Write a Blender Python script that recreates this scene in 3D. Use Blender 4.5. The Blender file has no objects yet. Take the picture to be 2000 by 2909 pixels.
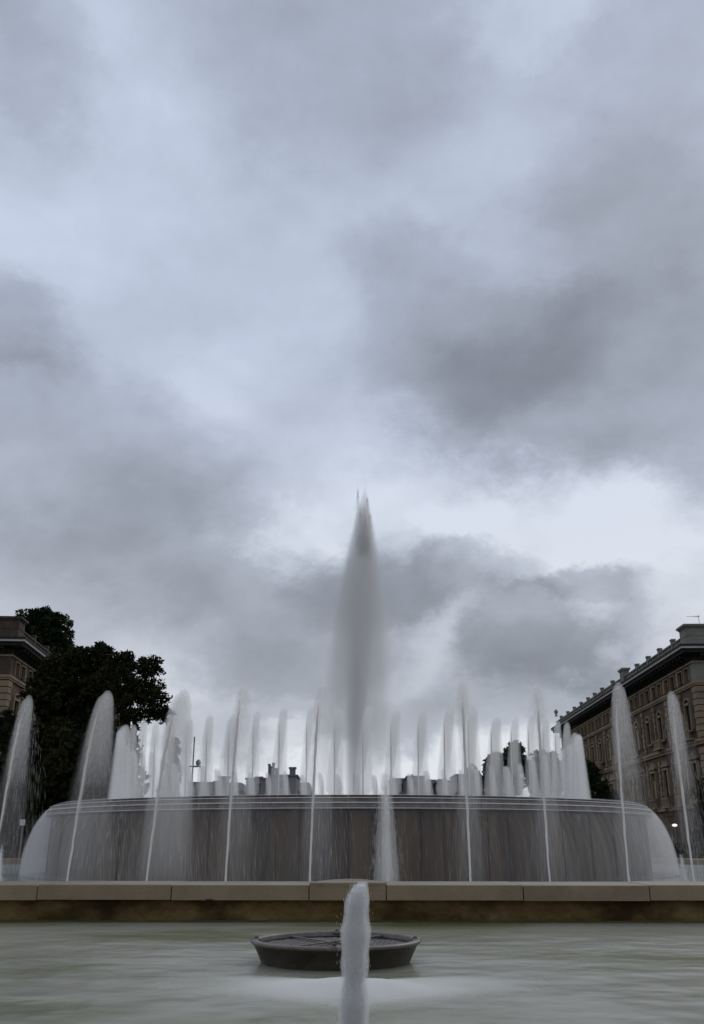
import bpy, math, random
import numpy as np
from math import sin, cos, pi, radians, sqrt
from mathutils import Matrix, Vector

random.seed(7)
RNG = np.random.default_rng(11)
scene = bpy.context.scene
COL = scene.collection

# ------------------------------------------------------------------ camera
F_PX, THETA, CAM_Z = 2637.0, radians(19.64), 0.6
cam_d = bpy.data.cameras.new('camera')
cam = bpy.data.objects.new('camera', cam_d); COL.objects.link(cam)
cam.location = (0, 0, CAM_Z)
cam.rotation_euler = (pi / 2 + THETA, 0, 0)
cam_d.sensor_fit = 'VERTICAL'; cam_d.sensor_height = 36.0
cam_d.lens = F_PX / 2909 * 36
cam_d.clip_start = 0.05; cam_d.clip_end = 4000
scene.camera = cam

def ray(px, py):
    """direction of a photograph pixel (2000 x 2909) in the world"""
    h = (px - 1000) / F_PX; v = (py - 1454.5) / F_PX
    return Vector((h, cos(THETA) + v * sin(THETA), sin(THETA) - v * cos(THETA)))

def at(px, py, Y):
    """world point Y metres ahead that shows at that pixel"""
    r = ray(px, py)
    return Vector((r.x / r.y * Y, Y, CAM_Z + r.z / r.y * Y))

# ------------------------------------------------------------------ world
SUN_EL, SUN_AZ = radians(38), radians(28)      # azimuth from +Y towards +X
world = bpy.data.worlds.new('World'); scene.world = world; world.use_nodes = True
wt = world.node_tree; wt.nodes.clear()
def wn(t, **k):
    n = wt.nodes.new(t)
    for a, b in k.items(): setattr(n, a, b)
    return n
def wl(a, b): wt.links.new(a, b)
def wmath(op, a, b=None, c=None, clamp=False):
    n = wn('ShaderNodeMath', operation=op, use_clamp=clamp)
    for i, v in enumerate((a, b, c)):
        if v is None: continue
        if hasattr(v, 'links'): wl(v, n.inputs[i])
        else: n.inputs[i].default_value = v
    return n.outputs[0]

tc = wn('ShaderNodeTexCoord')
sep = wn('ShaderNodeSeparateXYZ'); wl(tc.outputs['Generated'], sep.inputs[0])
zc = wmath('MINIMUM', wmath('MAXIMUM', sep.outputs[2], -0.999), 0.999)
az = wmath('ARCTAN2', sep.outputs[0], sep.outputs[1])
ce = wmath('SQRT', wmath('SUBTRACT', 1.0, wmath('MULTIPLY', zc, zc)))
pu = wmath('MULTIPLY', az, ce)
pv = wmath('ARCSINE', zc)
comb = wn('ShaderNodeCombineXYZ'); wl(pu, comb.inputs[0]); wl(pv, comb.inputs[1])
# noise lives on the direction itself, squeezed vertically like cloud decks seen from below
mp = wn('ShaderNodeMapping'); mp.inputs['Scale'].default_value = (1.0, 1.0, 1.5)
wl(tc.outputs['Generated'], mp.inputs[0])
def wnoise(scale, detail, rough, dist=0.0, w=0.0):
    n = wn('ShaderNodeTexNoise', noise_dimensions='4D')
    n.inputs['Scale'].default_value = scale; n.inputs['Detail'].default_value = detail
    n.inputs['Roughness'].default_value = rough; n.inputs['Distortion'].default_value = dist
    n.inputs['W'].default_value = w
    wl(mp.outputs[0], n.inputs['Vector']); return n
def warp(src, noise, amount):
    s = wn('ShaderNodeVectorMath', operation='SUBTRACT'); wl(noise.outputs['Color'], s.inputs[0]); s.inputs[1].default_value = (.5, .5, .5)
    m = wn('ShaderNodeVectorMath', operation='SCALE'); wl(s.outputs[0], m.inputs[0]); m.inputs['Scale'].default_value = amount
    a = wn('ShaderNodeVectorMath', operation='ADD'); wl(src, a.inputs[0]); wl(m.outputs[0], a.inputs[1])
    return a.outputs[0]
w1 = warp(comb.outputs[0], wnoise(3.2, 2.0, .5, 0, 1.3), .16)
w2 = warp(w1, wnoise(7.5, 9.0, .66, .15, 4.1), .16)
flat = wn('ShaderNodeVectorMath', operation='MULTIPLY'); wl(w2, flat.inputs[0]); flat.inputs[1].default_value = (1, 1, 0)

def ppos(px, py):
    r = ray(px, py).normalized()
    return math.atan2(r.x, r.y) * sqrt(1 - r.z ** 2), math.asin(r.z)

# cloud masses: pixel, radii, rotation, brightness change, softness (1 = very soft, .2 = crisp edge)
CLOUDS = [
 (30, 90, 200, 300, 0, -.24, .7), (170, 70, 160, 140, 0, .12, 1), (420, 330, 420, 380, 0, .06, 1), (500, 540, 360, 260, 0, .13, 1),
 (80, 760, 420, 270, 0, .16, 1), (1000, 120, 560, 420, 0, -.20, .8), (1540, 20, 200, 130, 0, .22, .8), (1850, 260, 360, 400, 0, -.20, 1),
 (1440, 440, 230, 300, 0, .08, 1), (1760, 640, 420, 300, 0, -.22, .9), (1160, 770, 200, 110, 0, -.12, .8), (1350, 720, 300, 130, 0, -.02, 1),
 (40, 970, 220, 150, 0, -.26, .6), (600, 1060, 260, 160, 0, .13, 1), (280, 1330, 460, 300, 0, -.20, .7), (420, 1500, 360, 240, 20, -.14, .8),
 (1330, 1040, 430, 230, 0, -.22, .6), (1380, 1100, 300, 120, 0, -.07, 1), (1720, 1090, 560, 290, -5, -.25, .6), (1900, 930, 400, 320, 0, -.12, 1), (1230, 830, 260, 110, 0, -.10, .7),
 (1700, 1330, 560, 150, -5, -.10, .8), (950, 1330, 330, 190, 0, .14, 1), (1220, 1440, 430, 180, 0, .22, .8), (1650, 1520, 500, 190, 0, .28, .8),
 (1930, 1640, 330, 320, 0, .26, 1), (880, 1520, 160, 120, 0, .22, .8), (520, 1200, 120, 200, 0, .06, 1),
 (840, 1760, 440, 240, 0, -.24, .45), (1130, 1640, 330, 150, 5, -.17, .5), (1400, 1640, 200, 100, 10, -.20, .5), (800, 1890, 420, 150, 0, -.10, 1),
 (1620, 1810, 290, 180, 15, -.28, .4), (1690, 1700, 150, 75, -10, -.16, .4), (1720, 1780, 90, 80, 0, .16, .8), (1480, 1960, 400, 160, 0, -.16, .8),
 (480, 1850, 170, 210, 0, .14, .9), (210, 1660, 300, 160, 0, -.10, 1), (1230, 1870, 120, 130, 0, .14, .9),
 (1000, 2080, 900, 90, 0, -.10, .8), (1000, 2240, 1100, 110, 0, .42, .9), (820, 2090, 90, 60, 0, .20, .8), (1130, 980, 130, 200, 0, -.05, 1),
]
tot = None
for (cx, cy, rx, ry, rot, amp, soft) in CLOUDS:
    u, v = ppos(cx, cy)
    m = wn('ShaderNodeMapping', vector_type='TEXTURE')
    m.inputs['Location'].default_value = (u, v, 0)
    m.inputs['Rotation'].default_value = (0, 0, radians(rot))
    k = 1.25 / F_PX * .93
    m.inputs['Scale'].default_value = (rx * k, ry * k, 1)
    wl(flat.outputs[0], m.inputs[0])
    g = wn('ShaderNodeTexGradient', gradient_type='SPHERICAL'); wl(m.outputs[0], g.inputs[0])
    r = wn('ShaderNodeMapRange', interpolation_type='SMOOTHSTEP')
    wl(g.outputs['Fac'], r.inputs['Value'])
    r.inputs['From Min'].default_value = 0; r.inputs['From Max'].default_value = soft * .85
    r.inputs['To Min'].default_value = 0; r.inputs['To Max'].default_value = amp
    tot = r.outputs[0] if tot is None else wmath('ADD', tot, r.outputs[0])
nA = wnoise(5.5, 6.0, .52, .2, 2.2); nB = wnoise(12.0, 6.0, .55, .1, 7.7)
t = wmath('ADD', tot, .665)
t = wmath('ADD', t, wmath('MULTIPLY', wmath('SUBTRACT', nA.outputs['Fac'], .5), .50))
t = wmath('ADD', t, wmath('MULTIPLY', wmath('SUBTRACT', nB.outputs['Fac'], .5), .36))
def ramp(stops):
    n = wn('ShaderNodeValToRGB'); e = n.color_ramp.elements
    while len(e) < len(stops): e.new(.5)
    for el, (p, c) in zip(e, stops): el.position = p; el.color = (*c, 1)
    wl(t, n.inputs[0]); return n.outputs[0]
hi = ramp([(0.0, (.215, .236, .288)), (.3, (.325, .362, .440)), (.6, (.452, .510, .635)), (1.0, (.625, .70, .86))])
lo = ramp([(0.0, (.205, .224, .258)), (.3, (.312, .338, .386)), (.6, (.475, .508, .575)), (1.0, (.76, .795, .845))])
el = wn('ShaderNodeMapRange', interpolation_type='SMOOTHSTEP'); wl(pv, el.inputs['Value'])
el.inputs['From Min'].default_value = .12; el.inputs['From Max'].default_value = .55
mixc = wn('ShaderNodeMix', data_type='RGBA'); wl(el.outputs[0], mixc.inputs['Factor']); wl(lo, mixc.inputs['A']); wl(hi, mixc.inputs['B'])
bg_cloud = wn('ShaderNodeBackground'); wl(mixc.outputs['Result'], bg_cloud.inputs[0]); bg_cloud.inputs[1].default_value = 1.0
sky = wn('ShaderNodeTexSky', sky_type='NISHITA', sun_disc=False)
sky.sun_elevation = SUN_EL; sky.sun_rotation = SUN_AZ
bg_sky = wn('ShaderNodeBackground'); wl(sky.outputs[0], bg_sky.inputs[0]); bg_sky.inputs[1].default_value = .06
mixs = wn('ShaderNodeMixShader'); mixs.inputs[0].default_value = .97
wl(bg_sky.outputs[0], mixs.inputs[1]); wl(bg_cloud.outputs[0], mixs.inputs[2])
wo = wn('ShaderNodeOutputWorld'); wl(mixs.outputs[0], wo.inputs[0])
world.cycles.sampling_method = 'MANUAL'; world.cycles.sample_map_resolution = 1024

sun_d = bpy.data.lights.new('sun', 'SUN'); sun_d.energy = .5; sun_d.angle = radians(25); sun_d.color = (1, .96, .9)
sun = bpy.data.objects.new('sun', sun_d); COL.objects.link(sun)
sd = Vector((sin(SUN_AZ) * cos(SUN_EL), cos(SUN_AZ) * cos(SUN_EL), sin(SUN_EL)))
sun.rotation_euler = sd.to_track_quat('Z', 'Y').to_euler()

scene.view_settings.view_transform = 'Standard'; scene.view_settings.look = 'None'
scene.view_settings.gamma = 1; scene.view_settings.use_curve_mapping = False
scene.view_settings.exposure = 0.0
cy = scene.cycles
cy.max_bounces = 8; cy.diffuse_bounces = 4; cy.glossy_bounces = 3; cy.transmission_bounces = 4
cy.transparent_max_bounces = 16; cy.caustics_reflective = False; cy.caustics_refractive = False
cy.use_denoising = True; cy.volume_bounces = 3; cy.volume_max_steps = 256

# ------------------------------------------------------------------ materials
def mat(name, col, rough=.8, col2=None, nscale=3.0, bump=0.0, bscale=20.0, spec=.4, metal=0.0, stretch=(1, 1, 1), detail=5.0, mix_lo=.35, mix_hi=.65, col3=None, n3scale=.6, coords='Object'):
    m = bpy.data.materials.new(name); m.use_nodes = True
    nt = m.node_tree; b = nt.nodes['Principled BSDF']
    b.inputs['Roughness'].default_value = rough; b.inputs['Metallic'].default_value = metal
    b.inputs['Specular IOR Level'].default_value = spec
    b.inputs['Base Color'].default_value = (*col, 1)
    tcn = nt.nodes.new('ShaderNodeTexCoord'); mpn = nt.nodes.new('ShaderNodeMapping')
    mpn.inputs['Scale'].default_value = stretch
    if coords == 'World':
        geo = nt.nodes.new('ShaderNodeNewGeometry'); nt.links.new(geo.outputs['Position'], mpn.inputs[0])
    else:
        nt.links.new(tcn.outputs[coords], mpn.inputs[0])
    def noise(s, d=5.0):
        n = nt.nodes.new('ShaderNodeTexNoise'); n.inputs['Scale'].default_value = s; n.inputs['Detail'].default_value = d
        n.inputs['Roughness'].default_value = .6; nt.links.new(mpn.outputs[0], n.inputs['Vector']); return n
    cur = None
    if col2 is not None:
        n = noise(nscale, detail); r = nt.nodes.new('ShaderNodeMapRange'); nt.links.new(n.outputs['Fac'], r.inputs['Value'])
        r.inputs['From Min'].default_value = mix_lo; r.inputs['From Max'].default_value = mix_hi
        x = nt.nodes.new('ShaderNodeMix'); x.data_type = 'RGBA'; nt.links.new(r.outputs[0], x.inputs['Factor'])
        x.inputs['A'].default_value = (*col, 1); x.inputs['B'].default_value = (*col2, 1); cur = x.outputs['Result']
    if col3 is not None:
        n = noise(n3scale, 4); r = nt.nodes.new('ShaderNodeMapRange'); nt.links.new(n.outputs['Fac'], r.inputs['Value'])
        r.inputs['From Min'].default_value = .5; r.inputs['From Max'].default_value = .68
        x = nt.nodes.new('ShaderNodeMix'); x.data_type = 'RGBA'; nt.links.new(r.outputs[0], x.inputs['Factor'])
        nt.links.new(cur, x.inputs['A']); x.inputs['B'].default_value = (*col3, 1); cur = x.outputs['Result']
    if cur is not None: nt.links.new(cur, b.inputs['Base Color'])
    if bump > 0:
        n = noise(bscale, 6); bp = nt.nodes.new('ShaderNodeBump'); bp.inputs['Strength'].default_value = bump
        bp.inputs['Distance'].default_value = .02
        nt.links.new(n.outputs['Fac'], bp.inputs['Height']); nt.links.new(bp.outputs[0], b.inputs['Normal'])
    return m

M = {}
M['coping'] = mat('coping stone', (.175, .121, .064), .30, (.235, .170, .098), 2.6, .25, 60, spec=.6, col3=(.115, .077, .038), n3scale=1.1, coords='World')
M['pool_wall'] = mat('pool wall stone', (.060, .036, .011), .8, (.185, .125, .050), 3.0, .8, 18, spec=.12, stretch=(1, 1, 1.6), col3=(.034, .022, .008), n3scale=1.6, coords='World')
M['algae'] = mat('algae', (.045, .048, .012), .8, (.085, .068, .025), 5, .6, 30, coords='World')
M['wet_stone'] = mat('wet basin stone', (.055, .030, .011), .6, (.120, .074, .032), 5.0, .5, 25, spec=.15, stretch=(1, 1, .07), col3=(.028, .018, .012), n3scale=2.0, coords='World')
M['rim_stone'] = mat('rim stone', (.12, .098, .085), .55, (.20, .165, .145), 5.0, .4, 30, col3=(.07, .05, .045), n3scale=2.0, coords='World')
M['rim_dark'] = mat('rim dark stone', (.035, .027, .025), .45, (.07, .05, .045), 4.0, .4, 30, coords='World')
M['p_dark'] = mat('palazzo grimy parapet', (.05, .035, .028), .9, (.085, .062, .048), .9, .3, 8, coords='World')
M['concrete'] = mat('concrete', (.22, .22, .20), .85, (.28, .27, .25), 1.0, .3, 10, coords='World')
M['ground'] = mat('park ground', (.045, .055, .03), .95, (.07, .07, .045), .3, .5, 8, coords='World')
M['asphalt'] = mat('asphalt', (.05, .05, .05), .9, (.065, .063, .06), 1.5, .4, 60, coords='World')
M['paving'] = mat('paving', (.20, .19, .175), .85, (.26, .245, .225), 1.2, .3, 30, coords='World')
M['bowl'] = mat('dark bronze', (.036, .030, .020), .5, (.075, .06, .045), 9, .3, 60, metal=.25, col3=(.03, .03, .022), n3scale=6)
M['bowl_rim'] = mat('worn bronze edge', (.11, .09, .08), .42, (.16, .135, .12), 14, .2, 80, metal=.5)
M['grate'] = mat('grate steel', (.34, .31, .28), .5, (.42, .39, .36), 20, .1, 80, metal=.2)
M['dark'] = mat('dark cavity', (.012, .011, .009), .8)
M['p_wall'] = mat('palazzo render', (.085, .048, .030), .9, (.115, .070, .044), .5, .3, 6, col3=(.075, .05, .04), n3scale=.15, coords='World')
M['p_trim'] = mat('palazzo stone trim', (.215, .155, .095), .85, (.28, .205, .13), .8, .3, 8, col3=(.14, .11, .078), n3scale=.4, coords='World')
M['p_grey'] = mat('palazzo grey parapet', (.175, .165, .140), .85, (.215, .205, .175), .7, .3, 8, col3=(.12, .12, .105), n3scale=.3, coords='World')
M['p_soffit'] = mat('palazzo dark soffit', (.018, .014, .012), .9, (.028, .022, .018), 1.0, .2, 8, coords='World')  # near-black; below the cornice this colour carries the shade
M['p_cornice'] = mat('palazzo cornice edge', (.36, .355, .34), .8, (.42, .41, .39), .8, .2, 8, coords='World')
M['p_red'] = mat('attic panel red', (.07, .028, .022), .9, (.15, .07, .055), .8, .2, 8, coords='World')
M['p_ochre'] = mat('ochre shutter blind', (.42, .27, .09), .85, (.48, .32, .12), 1.0, .1, 8, coords='World')
M['curtain'] = mat('cream window blind', (.26, .205, .13), .9, (.32, .26, .17), 2, .1, 8, coords='World')
M['glass'] = mat('window glass', (.010, .009, .009), .35, spec=.12)
M['far_wall'] = mat('far house wall', (.21, .20, .195), .9, (.26, .25, .24), .2, coords='World')  # lightened so the wall tone stands in for spray haze
M['far_roof'] = mat('far roof', (.15, .15, .155), .9, (.18, .18, .18), .3, coords='World')  # lightened too, with the skyline haze put into the colour
M['far_dark'] = mat('far dark window', (.03, .03, .035), .5)
M['bark'] = mat('bark', (.05, .038, .028), .95, (.08, .06, .045), 6, .8, 20)
M['leaf_green'] = mat('leaf green', (.010, .018, .005), .8, (.040, .075, .016), .45, spec=.1, mix_lo=.5, coords='World')
M['leaf_dark'] = mat('leaf dark', (.008, .012, .004), .8, (.024, .030, .009), .7, spec=.1, col3=(.034, .026, .008), n3scale=.35, coords='World')
M['leaf_far'] = mat('leaf far', (.028, .036, .022), .7, (.045, .05, .03), .5, coords='World')
M['metal'] = mat('grey painted metal', (.12, .12, .12), .5, (.16, .16, .16), 5, metal=.3)
M['rail'] = mat('pale rail paint', (.45, .45, .45), .5, (.52, .52, .52), 5)
def emit(name, col, s):
    m = mat(name, col); b = m.node_tree.nodes['Principled BSDF']
    b.inputs['Emission Color'].default_value = (*col, 1); b.inputs['Emission Strength'].default_value = s; return m
M['lamp'] = emit('lit lamp glass', (.9, .92, .95), .9)

def spray_mat(name, col, trans=.5):
    m = bpy.data.materials.new(name); m.use_nodes = True; nt = m.node_tree; nt.nodes.clear()
    d = nt.nodes.new('ShaderNodeBsdfDiffuse'); d.inputs[0].default_value = (*col, 1)
    tr = nt.nodes.new('ShaderNodeBsdfTranslucent'); tr.inputs[0].default_value = (*col, 1)
    x = nt.nodes.new('ShaderNodeMixShader'); x.inputs[0].default_value = trans
    o = nt.nodes.new('ShaderNodeOutputMaterial')
    nt.links.new(d.outputs[0], x.inputs[1]); nt.links.new(tr.outputs[0], x.inputs[2]); nt.links.new(x.outputs[0], o.inputs[0]); return m
M['spray'] = spray_mat('water spray', (.93, .90, .85))
M['foam'] = spray_mat('white foam', (.96, .955, .94), .35)
M['stream'] = mat('aerated stream', (.80, .76, .70), .6, (.90, .87, .81), 60, .8, 90, stretch=(1, 1, .25))

VM = {}
def vol(dens, anis=.25, col=(.985, .962, .93)):
    """even mist of droplets; density per metre"""
    key = (dens, anis, col)
    if key in VM: return VM[key]
    m = bpy.data.materials.new('droplet mist'); m.use_nodes = True; nt = m.node_tree; nt.nodes.clear()
    v = nt.nodes.new('ShaderNodeVolumePrincipled'); v.inputs['Color'].default_value = (*col, 1)
    v.inputs['Density'].default_value = dens; v.inputs['Anisotropy'].default_value = anis
    o = nt.nodes.new('ShaderNodeOutputMaterial'); nt.links.new(v.outputs[0], o.inputs['Volume'])
    VM[key] = m; return m
def loft(levels, n=14):
    """closed body through elliptical sections (x, y, z, half-width, half-depth)"""
    vs = []; k = len(levels)
    for (x, y, z, a, b_) in levels: vs += [(x + a * cos(2 * pi * j / n), y + b_ * sin(2 * pi * j / n), z) for j in range(n)]
    fs = [tuple(reversed(range(n))), tuple(range((k - 1) * n, k * n))]
    for i in range(k - 1):
        for j in range(n):
            q = (j + 1) % n; fs.append((i * n + j, i * n + q, (i + 1) * n + q, (i + 1) * n + j))
    return MB().add(vs, fs)
def jet_shell(h, L, wind, zlo, m0, m1, drift=.16, depth=1.0, nl=28, close=.09, foot=.25):
    """outline of the rising and falling water between height zlo and the apex"""
    xa = L + wind; lv = []
    for i in range(nl):
        f = i / (nl - 1); z = zlo + (h + m0 * .9 - zlo) * (1 - (1 - f) ** 2.6)
        q = sqrt(max(0, 1 - z / h)); s_ = 1 - q
        xu = L * s_ + wind * s_ * s_; xd = xa + (L * drift + wind * 1.2) * q
        xl, xr = min(xu, xd), max(xu, xd)
        m_ = m0 + (m1 - m0) * (1 - min(1, z / h))
        top = h + m0 * .9; e = min(1.0, sqrt(max(0.0, 1 - max(0, (z - (top - close)) / close) ** 2)))
        ft = min(1.0, max(0, (z - zlo)) / (foot * h)) ** .8
        wd_ = ((xr - xl) / 2 + m_) * e; dp = (m_ * 1.15) * e * ft * depth
        xc = (xl + xr) / 2
        lv.append((xc, 0.10 * s_, z, max(wd_, .002), max(dp, .002)))
    return lv
def water_mat(name, base, green, foam_at=None):
    m = bpy.data.materials.new(name); m.use_nodes = True; nt = m.node_tree; b = nt.nodes['Principled BSDF']
    L = nt.links.new
    geo = nt.nodes.new('ShaderNodeNewGeometry')
    def mapn(scale):
        q = nt.nodes.new('ShaderNodeMapping'); q.inputs['Scale'].default_value = scale; L(geo.outputs['Position'], q.inputs[0]); return q
    def noise(mp_, s, d, r=.55):
        n = nt.nodes.new('ShaderNodeTexNoise'); n.inputs['Scale'].default_value = s; n.inputs['Detail'].default_value = d
        n.inputs['Roughness'].default_value = r; L(mp_.outputs[0], n.inputs['Vector']); return n
    b.inputs['Roughness'].default_value = .24; b.inputs['IOR'].default_value = 1.33
    big = noise(mapn((.55, 1.1, 1)), .9, 5)
    r = nt.nodes.new('ShaderNodeMapRange'); L(big.outputs['Fac'], r.inputs['Value'])
    r.inputs['From Min'].default_value = .47; r.inputs['From Max'].default_value = .66
    x = nt.nodes.new('ShaderNodeMix'); x.data_type = 'RGBA'; L(r.outputs[0], x.inputs['Factor'])
    x.inputs['A'].default_value = (*base, 1); x.inputs['B'].default_value = (*green, 1)
    L(x.outputs['Result'], b.inputs['Base Color'])
    n1 = noise(mapn((1, 1.0, 1)), 2.0, 2.5); n2 = noise(mapn((1, 1.3, 1)), 9, 3)
    bp = nt.nodes.new('ShaderNodeBump'); bp.inputs['Strength'].default_value = .6; bp.inputs['Distance'].default_value = .05
    L(n1.outputs['Fac'], bp.inputs['Height'])
    bp2 = nt.nodes.new('ShaderNodeBump'); bp2.inputs['Strength'].default_value = .12; bp2.inputs['Distance'].default_value = .012
    L(n2.outputs['Fac'], bp2.inputs['Height']); L(bp.outputs[0], bp2.inputs['Normal'])
    L(bp2.outputs[0], b.inputs['Normal'])
    return m
M['water'] = water_mat('milky pool water', (.285, .28, .215), (.14, .145, .06))
M['water_back'] = water_mat('upper pool water', (.20, .21, .20), (.12, .13, .10))

# ------------------------------------------------------------------ object helpers
def tag(o, label=None, cat=None, group=None, kind=None):
    if label: o['label'] = label
    if cat: o['category'] = cat
    if group: o['group'] = group
    if kind: o['kind'] = kind
    return o

def empty(name, loc=(0, 0, 0), rz=0.0):
    o = bpy.data.objects.new(name, None); COL.objects.link(o)
    o.location = loc; o.rotation_euler = (0, 0, rz); o.empty_display_size = .2
    return o

def link(name, me, parent=None, loc=None, rz=None):
    o = bpy.data.objects.new(name, me); COL.objects.link(o)
    if parent: o.parent = parent
    if loc is not None: o.location = loc
    if rz is not None: o.rotation_euler = (0, 0, rz)
    return o

class MB:
    def __init__(s): s.v = []; s.f = []
    def add(s, vs, fs):
        b = len(s.v); s.v += [tuple(q) for q in vs]; s.f += [tuple(b + i for i in f) for f in fs]; return s
    def box(s, x0, x1, y0, y1, z0, z1):
        vs = [(x0, y0, z0), (x1, y0, z0), (x1, y1, z0), (x0, y1, z0), (x0, y0, z1), (x1, y0, z1), (x1, y1, z1), (x0, y1, z1)]
        return s.add(vs, [(0, 3, 2, 1), (4, 5, 6, 7), (0, 1, 5, 4), (1, 2, 6, 5), (2, 3, 7, 6), (3, 0, 4, 7)])
    def frustum(s, x0, x1, y0, y1, z0, z1, k):
        vs = [(x0, y0, z0), (x1, y0, z0), (x1, y1, z0), (x0, y1, z0), (x0 + k, y0 + k, z1), (x1 - k, y0 + k, z1), (x1 - k, y1 - k, z1), (x0 + k, y1 - k, z1)]
        return s.add(vs, [(0, 3, 2, 1), (4, 5, 6, 7), (0, 1, 5, 4), (1, 2, 6, 5), (2, 3, 7, 6), (3, 0, 4, 7)])
    def prism(s, poly, z0, z1, k=0.0):
        """upright prism over a plan polygon; k insets the top edge (a small bevel)"""
        n = len(poly); cx = sum(p[0] for p in poly) / n; cyy = sum(p[1] for p in poly) / n
        vs = [(x, y, z0) for x, y in poly] + [(x, y, z1 - k) for x, y in poly]
        rings = 2
        if k > 0:
            for x, y in poly:
                d = sqrt((x - cx) ** 2 + (y - cyy) ** 2) or 1
                vs.append((x - (x - cx) / d * k, y - (y - cyy) / d * k, z1))
            rings = 3
        fs = [tuple(reversed(range(n))), tuple(range((rings - 1) * n, rings * n))]
        for r in range(rings - 1):
            for i in range(n):
                j = (i + 1) % n; fs.append((r * n + i, r * n + j, (r + 1) * n + j, (r + 1) * n + i))
        return s.add(vs, fs)
    def lathe(s, prof, n=24, c=(0, 0), a0=0.0, a1=2 * pi, cap=False):
        full = abs(a1 - a0 - 2 * pi) < 1e-6; m = n if full else n + 1
        vs = []
        for i in range(m):
            a = a0 + (a1 - a0) * i / n
            vs += [(c[0] + r * cos(a), c[1] + r * sin(a), z) for r, z in prof]
        k = len(prof); fs = []
        for i in range(n):
            j = (i + 1) % m
            for q in range(k - 1): fs.append((i * k + q, j * k + q, j * k + q + 1, i * k + q + 1))
        if cap: fs.append(tuple(i * k + k - 1 for i in range(m)))
        return s.add(vs, fs)
    def tube(s, pts, rad, n=6):
        pts = [Vector(p) for p in pts]; k = len(pts); vs = []
        for i, p in enumerate(pts):
            d = (pts[min(i + 1, k - 1)] - pts[max(i - 1, 0)]).normalized()
            u = d.cross(Vector((0, 0, 1)) if abs(d.z) < .9 else Vector((1, 0, 0))).normalized(); w = d.cross(u)
            r = rad[i] if isinstance(rad, (list, tuple)) else rad
            vs += [p + (u * cos(2 * pi * j / n) + w * sin(2 * pi * j / n)) * r for j in range(n)]
        fs = [tuple(reversed(range(n))), tuple(range((k - 1) * n, k * n))]
        for i in range(k - 1):
            for j in range(n):
                q = (j + 1) % n; fs.append((i * n + j, i * n + q, (i + 1) * n + q, (i + 1) * n + j))
        return s.add(vs, fs)
    def mesh(s, name, m, smooth=False):
        me = bpy.data.meshes.new(name); me.from_pydata(s.v, [], s.f); me.materials.append(m)
        if smooth: me.polygons.foreach_set('use_smooth', [True] * len(me.polygons))
        me.update(); return me
    def build(s, name, m, parent=None, smooth=False):
        return link(name, s.mesh(name, m, smooth), parent)

def needles_mesh(name, P0, P1, w, m):
    """many slender water streaks: a spindle with a triangular waist from P0 to P1"""
    P0 = np.asarray(P0, float); P1 = np.asarray(P1, float); n = len(P0)
    w = np.broadcast_to(np.asarray(w, float), (n,))
    d = P1 - P0; L = np.linalg.norm(d, axis=1, keepdims=True); L[L == 0] = 1; d = d / L
    a = np.where(np.abs(d[:, 2:3]) < .9, np.array([[0, 0, 1.0]]), np.array([[1.0, 0, 0]]))
    u = np.cross(d, a); u /= np.linalg.norm(u, axis=1, keepdims=True); v = np.cross(d, u)
    mid = (P0 + P1) / 2; ph = RNG.uniform(0, 2 * pi, n)
    V = np.empty((n, 5, 3)); V[:, 0] = P0; V[:, 4] = P1
    for k in range(3):
        an = ph + k * 2 * pi / 3
        V[:, 1 + k] = mid + (u * np.cos(an)[:, None] + v * np.sin(an)[:, None]) * (w / 2)[:, None]
    tri = np.array([(0, 1, 2), (0, 2, 3), (0, 3, 1), (4, 2, 1), (4, 3, 2), (4, 1, 3)])
    F = (tri[None] + (np.arange(n) * 5)[:, None, None]).reshape(-1)
    return raw_mesh(name, V.reshape(-1, 3), F, 3, m)

def raw_mesh(name, V, F, k, m):
    me = bpy.data.meshes.new(name); nf = len(F) // k
    me.vertices.add(len(V)); me.vertices.foreach_set('co', np.asarray(V, np.float32).ravel())
    me.loops.add(len(F)); me.loops.foreach_set('vertex_index', np.asarray(F, np.int32))
    me.polygons.add(nf); me.polygons.foreach_set('loop_start', np.arange(0, nf * k, k, dtype=np.int32))
    me.materials.append(m); me.update(calc_edges=True); return me

# ------------------------------------------------------------------ setting
GZ = -1.1
g = MB().add([(-1500, -300, GZ), (1500, -300, GZ), (1500, 2500, GZ), (-1500, 2500, GZ)], [(0, 1, 2, 3)]).build('ground', M['ground']); tag(g, kind='structure')
r = MB().box(-60, 60, 62, 74, GZ + .004, GZ + .008).build('road', M['asphalt']); tag(r, kind='structure')
CX, CY = -.06, 22.0
# round plaza paving about the pool
pl = MB().lathe([(0.01, GZ + .02), (21, GZ + .02), (21, GZ - .1)], 64, (CX, CY)).build('pavement', M['paving']); tag(pl, kind='structure')

KROT = radians(-1.0)      # the near kerb runs a touch away on the right
KY = 8.08
w = MB().add([(-14, -2, 0), (14, -2, 0), (14, 8.5, 0), (-14, 8.5, 0)], [(0, 1, 2, 3)]).build('pool_water', M['water']); tag(w, kind='structure')
poly = [(-12.5, 8.6), (12.5, 8.6)] + [(CX + 12.9 * cos(a), CY + 12.9 * sin(a)) for a in np.linspace(-.55, pi + .55, 40) if CY + 12.9 * sin(a) > 8.6]
w2_ = MB().add([(x, y, 0) for x, y in poly], [tuple(range(len(poly)))]).build('pool_water', M['water_back']); tag(w2_, kind='structure')
pb = MB().box(-14, 14, -2, 8.55, GZ, -.02).build('pool_floor', M['concrete']); tag(pb, kind='structure')

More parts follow.
